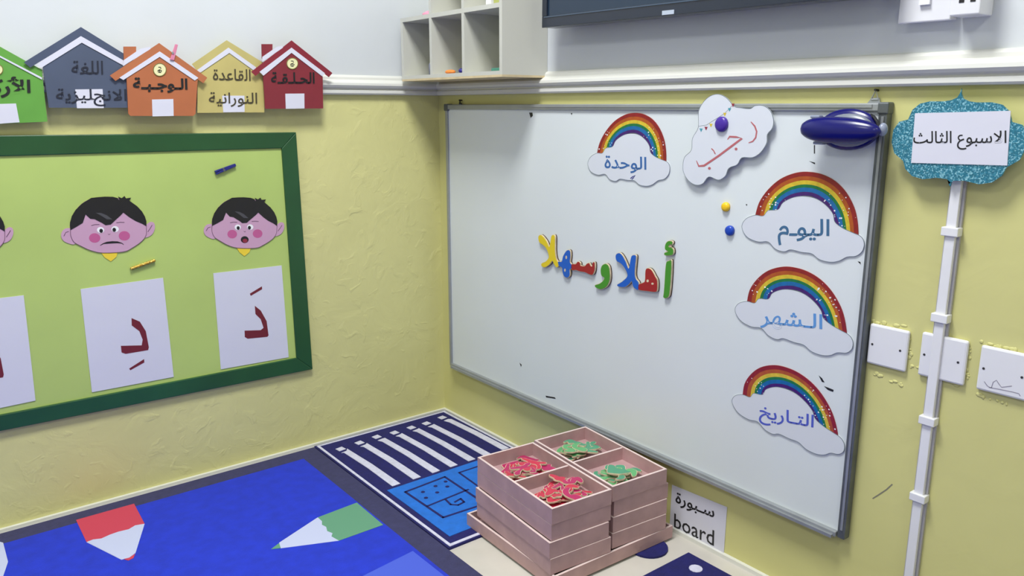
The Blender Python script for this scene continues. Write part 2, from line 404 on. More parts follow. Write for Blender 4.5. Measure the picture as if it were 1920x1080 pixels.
# ------------------------------------------------------------------ paper houses above the board
z1 = Z(3, 0, 0)
def house(off, c, cd, body, roof, stripes, door, texts, label, chim=None, edge=None, circ=None, win=None):
    mb_ = mat('house_card', c, .45, var=.03, vscale=12); md_ = mat('house_roof_card', cd, .4, var=.03, vscale=12)
    t = empty('paper_house', centroid('L', z1(body), off), label, 'paper house', 'paper houses over the notice board')
    cut('house_front', z1(body), 'L', off, .003, mb_, t)
    if chim: cut('chimney', z1(chim), 'L', off-.001, .0035, mb_, t)
    cut('roof', z1(roof), 'L', off+.003, .0012, md_, t)
    for st in stripes: cut('roof_stripe', z1(st), 'L', off+.0042, .0006, m_paper, t)
    if edge: cut('roof_edge', z1(edge), 'L', off+.003, .0014, m_paper, t)
    dr = cut('house_door', z1(door), 'L', off+.003, .0008, m_paper, t)
    if circ:
        x, y, r = circ
        k = cut('round_window', z1(ell(x, y, r, r)), 'L', off+.003, .001, mat('cream_disc', (232, 228, 176), .5), t)
        ring('window_ring', z1(ell(x, y, r, r)), 'L', off+.004, .0006, .0018, mat('ring_line', (120, 110, 50), .5), k)
        mb = MB()
        for q in ([(-8, -14), (4, -14), (6, -4)], [(-10, 4), (0, 0), (10, 6), (4, 16), (-8, 14), (-10, 4)], [(-2, 2), (0, 14)]):
            stroke(mb, z1([(x+a, y+b) for a, b in q]), 'L', off+.004, .0005, .0010)
        mb.build('window_emblem', m_ink, k)
    for s, q, bold, col in texts: text('lettering', AR[s], z1(q), 'L', off+.0042, col, t, bold)
    return t
def stripe(*p): return list(p)
m_navytxt = mat('faded_navy_ink', (30, 34, 50), .5); m_brn = mat('grey_brown_ink', (70, 62, 44), .5)
house(.026, (98, 160, 66), (98, 160, 66), [(-265, 430), (-15, 290), (230, 432), (240, 440), (267, 684), (-5, 697), (-290, 705)],
      [(-15, 252), (0, 262), (140, 340), (236, 392), (240, 446), (100, 372), (0, 318), (-15, 310), (-270, 450), (-290, 400)],
      [[(-15, 305), (0, 313), (236, 436), (236, 448), (0, 323), (-15, 315)]],
      [(-110, 588), (90, 582), (110, 688), (-5, 696), (-110, 700)],
      [('arkan', [(-190, 425), (172, 432), (172, 545), (-190, 555)], .025, m_ink)],
      'green paper house cut off by the left picture edge, overlapped by the navy house', circ=(-12, 392, 31))
house(.026, (194, 180, 112), (190, 177, 112), [(1112, 420), (1278, 275), (1440, 380), (1487, 425), (1487, 632), (1110, 635)],
      [(1275, 226), (1480, 352), (1455, 400), (1287, 272), (1110, 400), (1080, 360)],
      [[(1108, 395), (1285, 268), (1440, 378), (1440, 405), (1290, 298), (1128, 408)]],
      [(1250, 538), (1375, 538), (1376, 630), (1256, 632)],
      [('qaida', [(1198, 385), (1410, 390), (1410, 455), (1198, 450)], .008, m_brn), ('nour', [(1175, 518), (1447, 520), (1447, 602), (1175, 600)], .008, m_brn)],
      'pale yellow paper house between the orange and red houses')
house(.032, (76, 86, 108), (72, 82, 106), [(240, 370), (455, 205), (700, 345), (735, 350), (735, 606), (275, 606)],
      [(455, 152), (778, 352), (750, 384), (458, 205), (170, 380), (134, 351)],
      [[(204, 363), (455, 203), (716, 352), (704, 374), (460, 240), (235, 380)]],
      [(423, 503), (577, 501), (584, 608), (433, 609)],
      [('lugha', [(403, 342), (580, 340), (580, 418), (403, 416)], .008, m_navytxt), ('engl', [(315, 498), (712, 500), (712, 598), (315, 596)], .008, m_navytxt)],
      'large navy blue paper house with two faint lines of writing')
house(.038, (178, 104, 66), (180, 108, 70), [(712, 440), (895, 290), (1100, 430), (1112, 445), (1100, 640), (1088, 652), (735, 652), (722, 640)],
      [(895, 242), (1166, 437), (1144, 468), (895, 296), (650, 455), (618, 425)],
      [[(672, 437), (898, 289), (1116, 438), (1096, 453), (898, 320), (694, 450)]],
      [(855, 560), (975, 557), (977, 652), (858, 655)],
      [('wajba', [(748, 435), (1055, 440), (1055, 522), (748, 520)], .03, m_ink)],
      'orange paper house with chimney and bold black writing', chim=[(695, 262), (766, 262), (766, 320), (720, 350), (697, 350)],
      edge=[(697, 338), (790, 274), (846, 262), (846, 276), (692, 372)], circ=(899, 392, 38))
house(.038, (130, 42, 52), (134, 40, 54), [(1480, 420), (1640, 270), (1815, 420), (1818, 610), (1492, 612)],
      [(1640, 227), (1870, 411), (1850, 434), (1640, 272), (1437, 427), (1413, 404)],
      [[(1460, 404), (1640, 268), (1828, 412), (1814, 430), (1640, 297), (1482, 426)]],
      [(1605, 527), (1712, 526), (1713, 610), (1608, 612)],
      [('halqa', [(1525, 405), (1770, 405), (1770, 470), (1525, 470)], .02, m_ink)],
      'dark red paper house with chimney, rightmost of the row', chim=[(1472, 248), (1533, 248), (1533, 290), (1500, 322), (1474, 330)],
      edge=[(1476, 320), (1560, 262), (1590, 258), (1592, 268), (1476, 348)], circ=(1645, 357, 33))
m_pink = mat('pink_plastic', (214, 130, 158), .35)
t = empty('pink_peg', W('L', 325, 105, .042), 'small pink clothes peg clipped to the roof of the orange paper house', 'peg')
for k, y in ((0, .044), (1, .034)):
    P = [W('L', *p, y) for p in z1([(985, 248), (1000, 252), (978, 340), (955, 336)])]
    mb = MB(); mb.hexa([p+Vector((0, .002, 0)) for p in P], [p-Vector((0, .003, 0)) for p in P]); mb.build('arm', m_pink, t, bevel=.001)
mb = MB(); mb.tube([W('L', 324, 99, .030), W('L', 324, 99, .049)], .003, 8); mb.build('spring', m_alu, t)

# ------------------------------------------------------------------ whiteboard
WY0, WY1, WZ0, WZ1 = -.066, -1.532, .190, 1.075
wb = empty('whiteboard', (0, (WY0+WY1)/2, WZ0), 'large whiteboard in a grey aluminium frame on the right wall', 'whiteboard')
MB().box((-.014, WY1+.01, WZ0+.01), (-.002, WY0-.01, WZ1-.01)).build('writing_surface', m_wb, wb)
def bar(a, b, m=m_alu): 
    o = MB().box(a, b).build('frame_bar', m, wb, bevel=.002); return o
tb = bar((-.020, WY1+.017, WZ1-.015), (0, WY0-.012, WZ1))
MB().box((-.022, WY1+.03, WZ1-.008), (-.020, WY0-.02, WZ1-.002)).build('frame_lip', m_alu, tb)
bo_ = bar((-.024, WY1+.018, WZ0), (0, WY0-.012, WZ0+.012))
MB().box((-.030, WY1+.024, WZ0-.002), (-.024, WY0-.02, WZ0+.005)).build('frame_lip', m_alu, bo_)
bar((-.020, WY0-.012, WZ0), (0, WY0, WZ1))
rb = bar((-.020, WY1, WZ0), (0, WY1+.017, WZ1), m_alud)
MB().box((-.022, WY1+.005, WZ0+.02), (-.020, WY1+.010, WZ1-.024)).build('frame_lip', m_alu, rb)
for y in (WY0-.007, WY1+.008):
    MB().box((-.0225, y-.010, WZ1-.020), (0, y+.011, WZ1+.002)).build('corner_cap', m_alud, wb, bevel=.003)
def hanger(px, py, tri):
    c = W('R', px, py, .006); s = .9 if tri else .5
    mb = MB(); P = [(0, .016), (.012, .024), (.024, -.014), (0, -.018)]
    mb.hexa([(-.004, c.y+.014*s, WZ1), (-.004, c.y-.014*s, WZ1), (-.004, c.y-.010*s, WZ1+.011*s), (-.004, c.y+.006*s, WZ1+.011*s)],
            [(-.007, c.y+.014*s, WZ1), (-.007, c.y-.014*s, WZ1), (-.007, c.y-.010*s, WZ1+.011*s), (-.007, c.y+.006*s, WZ1+.011*s)])
    h = mb.build('hanger', m_alu if tri else m_alud, wb)
    mb = MB(); mb.tube([(-.008, c.y+.006*s, WZ1+.008*s), (-.008, c.y-.003*s, WZ1+.027*s), (-.008, c.y-.009*s, WZ1+.008*s), (-.008, c.y+.006*s, WZ1+.008*s)], .0012*(1 if tri else 1.2), 6); mb.build('wire_loop', m_alu if tri else m_ink, h)
    mb = MB(); mb.tube([(0, c.y-.003*s, WZ1+.026*s), (-.012, c.y-.003*s, WZ1+.027*s)], .0022, 8); mb.build('nail', m_ink, h)
hanger(1640, 180, True); hanger(863, 187, False)
SO = .0141
for P in ([(992, 211), (998, 211), (999, 217), (995, 221)], [(1535, 704), (1541, 709), (1546, 717), (1541, 716)], [(1545, 724), (1553, 727), (1563, 731), (1562, 735), (1552, 731)],
          [(974, 680), (978, 684), (977, 688)], [(1023, 742), (1040, 745), (1042, 748), (1024, 745)], [(1608, 490), (1613, 491), (1614, 496)], [(1398, 383), (1401, 383), (1400, 386)],
          [(1517, 302), (1528, 305), (1528, 308)], [(1526, 272), (1528, 272), (1528, 288), (1526, 288)], [(1070, 212), (1073, 212), (1072, 216)]):
    cut('ink_mark', P, 'R', SO, .0003, m_ink, wb)

# rainbow clouds
BANDC = [('red', (138, 34, 38)), ('orange', (170, 82, 36)), ('yellow', (208, 182, 54)), ('green', (28, 112, 64)), ('blue', (24, 100, 160)), ('purple', (66, 28, 104))]
m_band = [(n, mat(n+'_print', c, .3, var=.06, vscale=90)) for n, c in BANDC]
CLOUD = [(137, 330), (160, 295), (205, 278), (245, 282), (270, 255), (320, 250), (345, 215), (400, 188), (460, 183), (520, 198), (570, 235), (600, 275), (610, 315), (650, 345), (700, 368), (740, 387), (757, 420), (748, 462), (715, 488), (670, 492), (630, 512), (585, 518), (530, 505), (490, 475), (440, 468), (385, 455), (350, 465), (305, 450), (270, 415), (220, 415), (170, 395), (145, 365)]
OUT = [(203, 290), (225, 215), (270, 150), (330, 98), (400, 68), (465, 60), (540, 72), (610, 108), (665, 165), (705, 240), (722, 310), (727, 380)]
INN = [(330, 270), (340, 232), (362, 206), (395, 190), (430, 183), (462, 181), (500, 188), (540, 210), (572, 241), (592, 273), (606, 305), (616, 345)]
def cr(P, n=4):
    out = []
    for i in range(len(P)-1):
        p0, p1, p2, p3 = P[max(i-1, 0)], P[i], P[i+1], P[min(i+2, len(P)-1)]
        for k in range(n):
            t = k/n
            out.append(tuple(.5*((2*p1[j])+(-p0[j]+p2[j])*t+(2*p0[j]-5*p1[j]+4*p2[j]-p3[j])*t*t+(-p0[j]+3*p1[j]-3*p2[j]+p3[j])*t**3) for j in (0, 1)))
    return out+[P[-1]]
def affine(S, D):
    (x0, y0), (x1, y1), (x2, y2) = S; det = (x1-x0)*(y2-y0)-(x2-x0)*(y1-y0)
    def f(x, y):
        a = ((x-x0)*(y2-y0)-(x2-x0)*(y-y0))/det; b = ((x1-x0)*(y-y0)-(x-x0)*(y1-y0))/det
        return tuple(D[0][k]+a*(D[1][k]-D[0][k])+b*(D[2][k]-D[0][k]) for k in (0, 1))
    return f
LM = [(137, 340), (757, 430), (460, 60)]
def rainbow(D, word, quad, tc, label, bold=.012):
    f = affine(LM, D); g = lambda P: [f(x, y) for x, y in P]; th = .0022
    t = empty('rainbow_cloud', centroid('R', g(CLOUD), SO), label, 'cloud cutout', 'rainbow clouds on the whiteboard')
    o, n = cr(OUT), cr(INN); N = len(o)
    lerp = lambda u: [(a[0]+(b[0]-a[0])*u, a[1]+(b[1]-a[1])*u) for a, b in zip(o, n)]
    cuts = [0, .19, .36, .53, .66, .84, 1]
    for k, (nm, m) in enumerate(m_band):
        a, b = lerp(cuts[k]), lerp(cuts[k+1])
        P = g(a)+g(b)[::-1]
        cut('rainbow_band', P, 'R', SO, th*.8, m, t, label=nm+' stripe of the arch')
    mb = MB(); rnd = random.Random(word)
    for _ in range(46):
        i = rnd.choice(list(range(2, 9))+list(range(N-16, N-2))); u = rnd.random()*.9+.05
        x, y = lerp(u)[i]; r = rnd.choice([1.5, 2, 2.5, 3.5, 4.5]); p = prism(g(ell(x, y, r, r, 6)), 'R', SO+th*.8, .0003); mb.add(p.V, p.F)
    mb.build('sparkle_dots', m_eyew, t)
    c = g(spline(CLOUD, 4))
    cut('cloud', c, 'R', SO, th, m_card, t); ring('cloud_outline', c, 'R', SO+th-.0008, .0010, .0009, m_edge, t)
    text('lettering', AR[word], quad, 'R', SO+th, tc, t, bold)
    return t
m_b1 = mat('blue_ink', (52, 100, 160), .5); m_b2 = mat('slate_blue_ink', (62, 104, 140), .5); m_b3 = mat('pale_blue_ink', (92, 146, 206), .5); m_b4 = mat('violet_blue_ink', (78, 92, 190), .5)
za, zb, zc = Z(4.5, 1060, 170), Z(2.7, 1340, 300), Z(6, 1360, 680)
r1 = rainbow([(1101.8, 307.8), (1256, 317), (1184.4, 212)], 'wahda', za([(332, 538), (685, 560), (682, 700), (330, 690)]), m_b1, 'rainbow cloud at the top of the whiteboard, left of the cloud without a rainbow')
mb = MB(); stroke(mb, za([(548, 742), (565, 728), (590, 715), (572, 738), (560, 748)]), 'R', SO+.0022, .0003, .0012); mb.build('pen_scribble', m_bpeg, r1)
rainbow([(1390.7, 426), (1620.4, 459), (1510.4, 322)], 'yawm', zb([(322, 290), (583, 300), (578, 430), (318, 432)]), m_b2, 'largest rainbow cloud, right below the dark blue oval holder')
rainbow([(1378, 583), (1599.5, 644), (1484.4, 500.7)], 'shahr', zb([(234, 748), (547, 782), (543, 880), (230, 850)]), m_b3, 'middle rainbow cloud of the right-hand column with pale blue writing')
rainbow([(1372.5, 755), (1583.5, 836), (1466.7, 687)], 'tarikh', zc([(382, 470), (1000, 590), (985, 805), (376, 690)]), m_b4, 'lowest rainbow cloud near the bottom right of the whiteboard')

# cloud without rainbow
CL2 = [(1120, 310), (1122, 180), (1160, 100), (1220, 45), (1290, 28), (1360, 60), (1425, 130), (1470, 142), (1560, 150), (1600, 125), (1670, 125), (1730, 170), (1757, 250), (1745, 320), (1705, 370), (1700, 440), (1650, 520), (1580, 565), (1490, 567), (1450, 625), (1380, 655), (1350, 720), (1290, 755), (1210, 728), (1160, 785), (1100, 797), (1040, 762), (1000, 700), (990, 640), (1005, 560), (1062, 500), (1072, 400)]
O2 = .0236
t = empty('cloud_card', centroid('R', za(CL2), O2), 'plain white cloud cutout with red Arabic writing, held by the purple magnet', 'cloud cutout')
c = za(spline(CL2, 4)); cut('cloud', c, 'R', O2, .002, m_card, t); ring('cloud_outline', c, 'R', O2+.0012, .0010, .0009, m_edge, t)
m_rose = mat('faded_red_ink', (180, 98, 104), .5); mb = MB()
for P, wd in (([(1565, 262), (1598, 300), (1614, 345), (1606, 395), (1580, 428), (1545, 440)], [.0008, .0018, .0018, .0018, .0015, .0008]),
              ([(1368, 412), (1385, 388), (1440, 391), (1490, 402), (1400, 470), (1290, 552), (1170, 633), (1125, 636), (1105, 590)], [.001, .002, .002, .0024, .0024, .0024, .0024, .002, .0007]),
              ([(1232, 488), (1250, 505), (1265, 535)], .0012)):
    stroke(mb, za(P), 'R', O2+.002, .0004, wd)
for cx, cy in ((1440, 492), (1215, 655)):
    p = prism(za(ell(cx, cy, 12, 12, 10)), 'R', O2+.002, .0004); mb.add(p.V, p.F)
mb.build('lettering', m_rose, t)
m_teal = mat('teal_print', (70, 150, 165), .5)
mb = MB(); stroke(mb, za([(1125, 300), (1190, 290), (1260, 245), (1340, 195), (1385, 150), (1425, 105)]), 'R', O2+.002, .0002, .0004); bn = mb.build('bunting', m_edge, t)
for (x, y), m in zip([(1145, 332), (1187, 318), (1228, 292), (1345, 200), (1385, 160), (1414, 122)], [m_teal, m_red, m_band[2][1], m_band[2][1], m_teal, m_red]):
    cut('pennant', za([(x-14, y-14), (x+14, y-12), (x, y+18)]), 'R', O2+.002, .0003, m, bn)

# magnets
def magnet(px, py, r, off, c, label):
    m = mat('magnet_plastic', c, .3); cc = W('R', px, py, off+.004); mb = MB(); V = []; seg = 22
    pr = [(r, 0), (r, .004), (r*.92, .0065), (r*.7, .0085), (r*.4, .0092), (.0001, .0095)]
    for rr, h in pr:
        V += [Vector((-off-h, cc.y+rr*math.cos(2*math.pi*k/seg), cc.z+rr*math.sin(2*math.pi*k/seg))) for k in range(seg)]
    F = [(i*seg+k, i*seg+(k+1) % seg, (i+1)*seg+(k+1) % seg, (i+1)*seg+k) for i in range(len(pr)-1) for k in range(seg)]+[tuple(range(seg))]
    mb.add(V, F); return tag(mb.build('round_magnet', m, smooth=True), label, 'magnet', 'round magnets on the whiteboard')
magnet(1352, 233, .0165, O2+.0022, (66, 34, 150), 'purple round magnet holding the plain cloud cutout')
magnet(1360, 388, .0105, SO, (240, 196, 30), 'small yellow round magnet on the whiteboard above the blue one')
magnet(1367.5, 432.5, .0115, SO, (20, 66, 176), 'small blue round magnet just below the yellow one')

# oval blue holder
m_gloss = mat('navy_gloss', (10, 10, 96), .24); m_grey = mat('grey_plastic', (118, 124, 136), .3); m_clear = mat('frosted_clip', (140, 148, 170), .25)
t = empty('oval_holder', W('R', 1580, 285, .02), 'glossy dark blue oval plastic holder at top right of the whiteboard', 'holder')
cb = W('R', 1589, 243, .034); cf = W('R', 1575, 244, .055)
ca = math.radians(-2); Rm = Matrix.Rotation(ca, 3, 'X')
mb = MB(); mb.ellipsoid((-.033, cb.y, cb.z), (.015, .062, .039), 36, 18); mb.build('back_shell', m_gloss, t, smooth=True)
mb = MB(); mb.ellipsoid((-.043, cb.y-.006, cb.z-.001), (.012, .052, .031), 32, 14); mb.build('inner_plate', m_grey, t, smooth=True)
mb = MB(); V = []; F = []; NS, NG = 26, 28
for i in range(NS+1):
    u = i/NS; y = cf.y+.082-.164*u; pr = (max(1e-5, 1-abs(2*u-1)**2.6))**.5*(1.03-.20*u)
    for k in range(NG):
        a = 2*math.pi*k/NG; V.append((-.058+.020*pr*math.cos(a), y, cf.z+.001*(1-2*u)+.0262*pr*math.sin(a)))
for i in range(NS):
    for k in range(NG): F.append((i*NG+k, i*NG+(k+1) % NG, (i+1)*NG+(k+1) % NG, (i+1)*NG+k))
F += [tuple(range(NG)), tuple(range(NS*NG, NS*NG+NG))[::-1]]
mb.add(V, F); fs = mb.build('front_shell', m_gloss, t, smooth=True)
for x, y, a in ((1531, 219, .010), (1537, 268, .011)):
    q = W('R', x, y, .048); mb = MB(); mb.box((-.055, q.y-a, q.z-.003), (-.040, q.y+a, q.z+.003)); mb.build('label_strip', m_clear, t, bevel=.002)
q = W('R', 1654, 243, .045); mb = MB(); mb.ellipsoid((-.042, q.y, q.z), (.010, .008, .012), 18, 12); mb.build('end_clip', m_clear, t, smooth=True)
mb = MB(); q = W('R', 1643, 222, .04); mb.tube([(-.03, q.y+.016, q.z+.006), (-.038, q.y+.006, q.z+.003), (-.042, q.y-.004, q.z-.006), (-.044, q.y-.010, q.z-.020)], .0028, 8); mb.build('wire_clip', m_ink, t)
MB().box((-.032, cb.y-.02, cb.z-.02), (-.0143, cb.y+.02, cb.z+.02)).build('magnet_block', m_ink, t)

# magnetic Arabic letters
z5 = Z(6, 980, 420)
m_lw = mat('letter_wood', (206, 190, 160), .6, var=.12, vscale=60); m_burn = mat('burnt_edge', (64, 40, 30), .7)
m_ly = mat('letter_yellow', (226, 200, 36), .4); m_lb = mat('letter_blue', (22, 92, 190), .4); m_lr = mat('letter_red', (158, 30, 34), .4); m_lg = mat('letter_green', (66, 142, 40), .4)
LET = {
 'lamalef': [(178, 150), (200, 125), (235, 150), (270, 200), (300, 262), (315, 200), (325, 140), (345, 125), (362, 150), (362, 300), (375, 390), (400, 440), (398, 475), (380, 485), (355, 450), (335, 412), (300, 455), (250, 485), (215, 472), (215, 445), (260, 425), (295, 380), (290, 330), (265, 270), (225, 230), (190, 205)],
 'heh': [(475, 330), (500, 298), (530, 302), (536, 360), (530, 430), (552, 462), (552, 500), (530, 507), (528, 575), (505, 602), (470, 588), (450, 535), (445, 490), (412, 470), (400, 425), (440, 425), (455, 370)],
 'seen': [(552, 455), (598, 452), (622, 425), (645, 440), (650, 470), (700, 475), (722, 450), (748, 442), (762, 470), (783, 478), (788, 440), (808, 438), (808, 520), (785, 568), (750, 563), (700, 540), (640, 530), (600, 515), (555, 515)],
 'waw': [(895, 470), (935, 450), (968, 480), (980, 560), (975, 640), (940, 705), (880, 732), (830, 715), (815, 690), (862, 675), (905, 642), (922, 605), (890, 580), (880, 520)],
 'lamalef2': [(1050, 350), (1088, 328), (1125, 362), (1160, 430), (1193, 505), (1213, 420), (1228, 362), (1256, 350), (1275, 365), (1268, 450), (1260, 560), (1273, 620), (1303, 660), (1303, 735), (1278, 733), (1245, 700), (1228, 640), (1200, 670), (1150, 708), (1082, 703), (1067, 682), (1120, 650), (1178, 592), (1173, 540), (1140, 480), (1100, 438), (1058, 412)],
 'heh2': [(1385, 522), (1413, 500), (1450, 522), (1488, 590), (1512, 640), (1512, 738), (1490, 762), (1400, 752), (1307, 737), (1307, 682), (1350, 665), (1378, 640)],
 'alef': [(1620, 432), (1648, 416), (1672, 416), (1670, 550), (1656, 740), (1642, 812), (1612, 833), (1585, 822), (1590, 780), (1600, 650), (1608, 520)],
 'hamza': [(1648, 192), (1683, 200), (1680, 228), (1652, 232), (1642, 258), (1688, 278), (1690, 338), (1640, 353), (1598, 345), (1600, 325), (1640, 308), (1606, 285), (1606, 240), (1622, 207)]}
def letter(key, m, holes, label):
    P = z5(spline(LET[key], 3)); Q = [W('R', x, y, SO+.008) for x, y in P]; G = grow3(Q, .0012); n = NORM['R']
    t = empty('magnetic_letter', centroid('R', P, SO), label, 'letter', 'magnetic letters on the whiteboard')
    k = len(G); mb = MB(); mb.hexa([g-n*.0078 for g in G], G); b = mb.build('wooden_base', m_lw, t)
    mb = MB(); G2 = grow3(Q, .0014); mb.hexa([g-n*.0078 for g in G2], [g-n*.0045 for g in G2]); mb.build('dark_edge', m_burn, t)
    mb = MB(); mb.hexa(Q, [q+n*.0008 for q in Q]); pf = mb.build('painted_face', m, t)
    for x, y, rx, ry in holes: cut('opening', z5(ell(x, y, rx, ry, 10)), 'R', SO+.0088, .0003, m_lw, pf)
letter('lamalef', m_ly, [], 'yellow magnetic Arabic lam-alef, leftmost letter of the greeting')
letter('heh', m_lb, [(490, 375, 9, 20), (475, 520, 9, 18)], 'blue magnetic letter between the yellow and the small red one')
letter('seen', m_lr, [], 'low wide dark red magnetic letter right of the round blue one')
letter('waw', m_lg, [], 'green curled magnetic letter in the middle of the greeting')
letter('lamalef2', m_lb, [], 'blue magnetic Arabic lam-alef with crossing arms')
letter('heh2', m_lr, [(1405, 640, 13, 16), (1460, 672, 14, 12)], 'triangular dark red magnetic letter with two openings')
letter('alef', m_lg, [], 'tall straight green magnetic letter, rightmost of the greeting')
letter('hamza', m_lg, [(1665, 250, 12, 8)], 'tiny green magnetic hamza above the tall green letter')

# ------------------------------------------------------------------ glitter sign
z3 = Z(3, 1480, 0); SG = .024
half = [(978, 498), (962, 520), (945, 548), (912, 563), (870, 570), (790, 570), (735, 583), (692, 618), (668, 672), (618, 685), (585, 730), (575, 800), (590, 862), (640, 905), (652, 950), (690, 990), (750, 1008), (830, 1000), (888, 1008), (910, 1030)]
H = [W('R', x, y, SG+.004) for x, y in z3(half)]; cy = -1.660
bot = W('R', 1790, 350.5, SG+.004); H.append(Vector((H[0].x, cy-.001, bot.z))); H[0].y = cy
full = H+[Vector((p.x, 2*cy-p.y, p.z-.002)) for p in H[-2:0:-1]]
sg = empty('glitter_sign', (-SG, cy, bot.z), 'turquoise glitter sign with a white card of Arabic writing, at the right wall', 'sign')
mb = MB(); mb.hexa([p+Vector((.004, 0, 0)) for p in full], full); mb.build('glitter_board', glitter('turquoise_glitter', (52, 134, 160), (150, 204, 218), 420), sg)
cq = z3([(707, 637), (1245, 623), (1225, 931), (685, 916)])
cut('card', cq, 'R', SG+.004, .0015, m_paper, sg)
text('lettering', AR['week'], z3([(698, 738), (1222, 734), (1219, 842), (696, 842)]), 'R', SG+.0055, m_ink, sg, .004)
MB().box((-SG, cy-.008, .98), (-.012, cy+.008, 1.0)).build('mounting_pad', m_paper, sg)

# ------------------------------------------------------------------ cable trunking with clips
cA = W('R', 1789, 400, .011); cB = W('R', 1736, 801, .011); cyy = (cA.y+cB.y)/2-.001
tr = empty('cable_trunking', (0, cyy, .0), 'narrow white cable channel running down the wall under the glitter sign', 'cable channel')
MB().box((-.006, cyy-.013, .016), (0, cyy+.013, .99)).build('channel_base', m_grey if False else mat('channel_base_grey', (176, 174, 178), .4), tr)
MB().box((-.015, cyy-.0085, .016), (-.006, cyy+.0085, .99)).build('channel_cover', m_plast, tr, bevel=.0015)
for px, py in ((1776, 434), (1758, 596), (1737, 789), (1717, 932)):
    z = W('R', px, py, .016).z; MB().box((-.020, cyy-.0145, z-.008), (0, cyy+.0145, z+.008)).build('clip', m_plast, tr, bevel=.0015)

# ------------------------------------------------------------------ blank plates
m_hole = mat('screw_dark', (50, 48, 50), .5)
def plate(y0, y1, z0, z1, label, scrib=False):
    t = empty('blank_plate', (0, (y0+y1)/2, z0), label, 'wall plate', 'blank plates beside the whiteboard')
    mb = MB(); mb.box((-.009, y1, z0), (0, y0, z1)); mb.build('plate', m_plast, t, bevel=.004)
    for y in (y0-.009, y1+.013):
        mb = MB(); z = (z0+z1)/2
        mb.tube([(-.0086, y, z), (-.0096, y, z)], .0022, 10); mb.build('screw', m_hole, t)
    if scrib:
        mb = MB(); zz = Z(4.153, 1560, 560)
        for P in ([(1185, 645), (1210, 680), (1240, 695), (1255, 650), (1280, 635), (1300, 665), (1320, 690), (1400, 680)], [(1220, 690), (1300, 705), (1400, 725), (1455, 740), (1465, 758)]):
            stroke(mb, zz(P), 'R', .009, .0003, .0007)
        mb.build('pencil_scribble', mat('pencil', (150, 146, 160), .6), t)
plate(-1.534, -1.611, .575, .656, 'white blank wall plate touching the whiteboard frame')
plate(-1.634, -1.716, .577, .661, 'white blank wall plate crossed by the cable channel')
plate(-1.737, -1.820, .578, .660, 'white blank wall plate with pencil scribbles at the right picture edge', True)
# crumbled filler around the plates and a pencil stroke belong to the wall
mb = MB(); rnd = random.Random(3)
for (ax, ay), (bx, by) in (((1640, 700), (1690, 722)), ((1632, 602), (1700, 612)), ((1705, 618), (1708, 690)), ((1817, 636), (1814, 720)), ((1838, 642), (1905, 655)), ((1832, 740), (1890, 758)), ((1722, 690), (1800, 726))):
    for k in range(9):
        u = rnd.random(); c = W('R', ax+(bx-ax)*u+rnd.uniform(-3, 3), ay+(by-ay)*u+rnd.uniform(-2, 2), 0)
        mb.ellipsoid((0, c.y, c.z), (.0014, rnd.uniform(.002, .007), rnd.uniform(.0015, .005)), 8, 5)
fl = mb.build('wall_filler', m_yel2, WR, smooth=True); fl['kind'] = 'stuff'
mb = MB(); stroke(mb, [(1636, 935), (1650, 926), (1662, 918), (1673, 908)], 'R', 0, .0004, .0012); mb.build('pencil_stroke', mat('pencil_grey', (130, 128, 110), .6), WR)

# ------------------------------------------------------------------ board name paper under the whiteboard
q = [(1260, 909), (1363, 951), (1357, 1036), (1255, 992)]
t = empty('label_paper', centroid('R', q, .001), 'white paper label reading board, on the wall under the whiteboard', 'label')
cut('sheet', q, 'R', .0005, .0015, m_paper, t)
zq = Z(6, 1140, 930)
text('lettering', AR['board'], zq([(765, -45), (1200, 130), (1190, 285), (755, 110)]), 'R', .002, m_ink, t, .015)
text('lettering', 'board', zq([(745, 195), (1195, 390), (1190, 565), (742, 355)]), 'R', .002, m_ink, t, .004)

# ------------------------------------------------------------------ television
tv = empty('television', (-.04, -1.075, 1.26), 'black flat television high on the right wall, only its bottom edge visible', 'television')
TY0, TY1, TZ = -.622, -1.54, 1.264
m_tv = mat('tv_bezel', (26, 34, 48), .25, coat=.3); m_scr = mat('tv_screen', (34, 50, 68), .12); m_sil = mat('badge_silver', (176, 186, 200), .35)
TH = .52
MB().box((-.075, TY1, TZ), (-.035, TY0, TZ+TH)).build('casing', m_tv, tv, bevel=.004)
fr = MB()
for a, b in (((TY1, TZ), (TY0, TZ+.028)), ((TY1, TZ+TH-.02), (TY0, TZ+TH)), ((TY0-.018, TZ+.028), (TY0, TZ+TH-.02)), ((TY1, TZ+.028), (TY1+.018, TZ+TH-.02))):
    fr.box((-.082, a[0], a[1]), (-.075, b[0], b[1]))
fr.build('bezel', m_tv, tv, bevel=.001)
MB().box((-.077, TY1+.018, TZ+.028), (-.075, TY0-.018, TZ+TH-.02)).build('screen', m_scr, tv)
MB().box((-.084, TY1+.01, TZ+.024), (-.082, TY0-.01, TZ+.0265)).build('trim_line', mat('bezel_highlight', (66, 82, 100), .3), tv)
bg = W('R', 1252.5, 23.5, .083)
MB().box((-.0835, bg.y-.017, bg.z-.0045), (-.082, bg.y+.017, bg.z+.0045)).build('maker_badge', m_sil, tv)
MB().box((-.035, -1.25, TZ+.12), (0, -.90, TZ+.38)).build('wall_bracket', m_ink, tv)
for ob in [tv]: ob.rotation_euler.x = math.radians(.6)

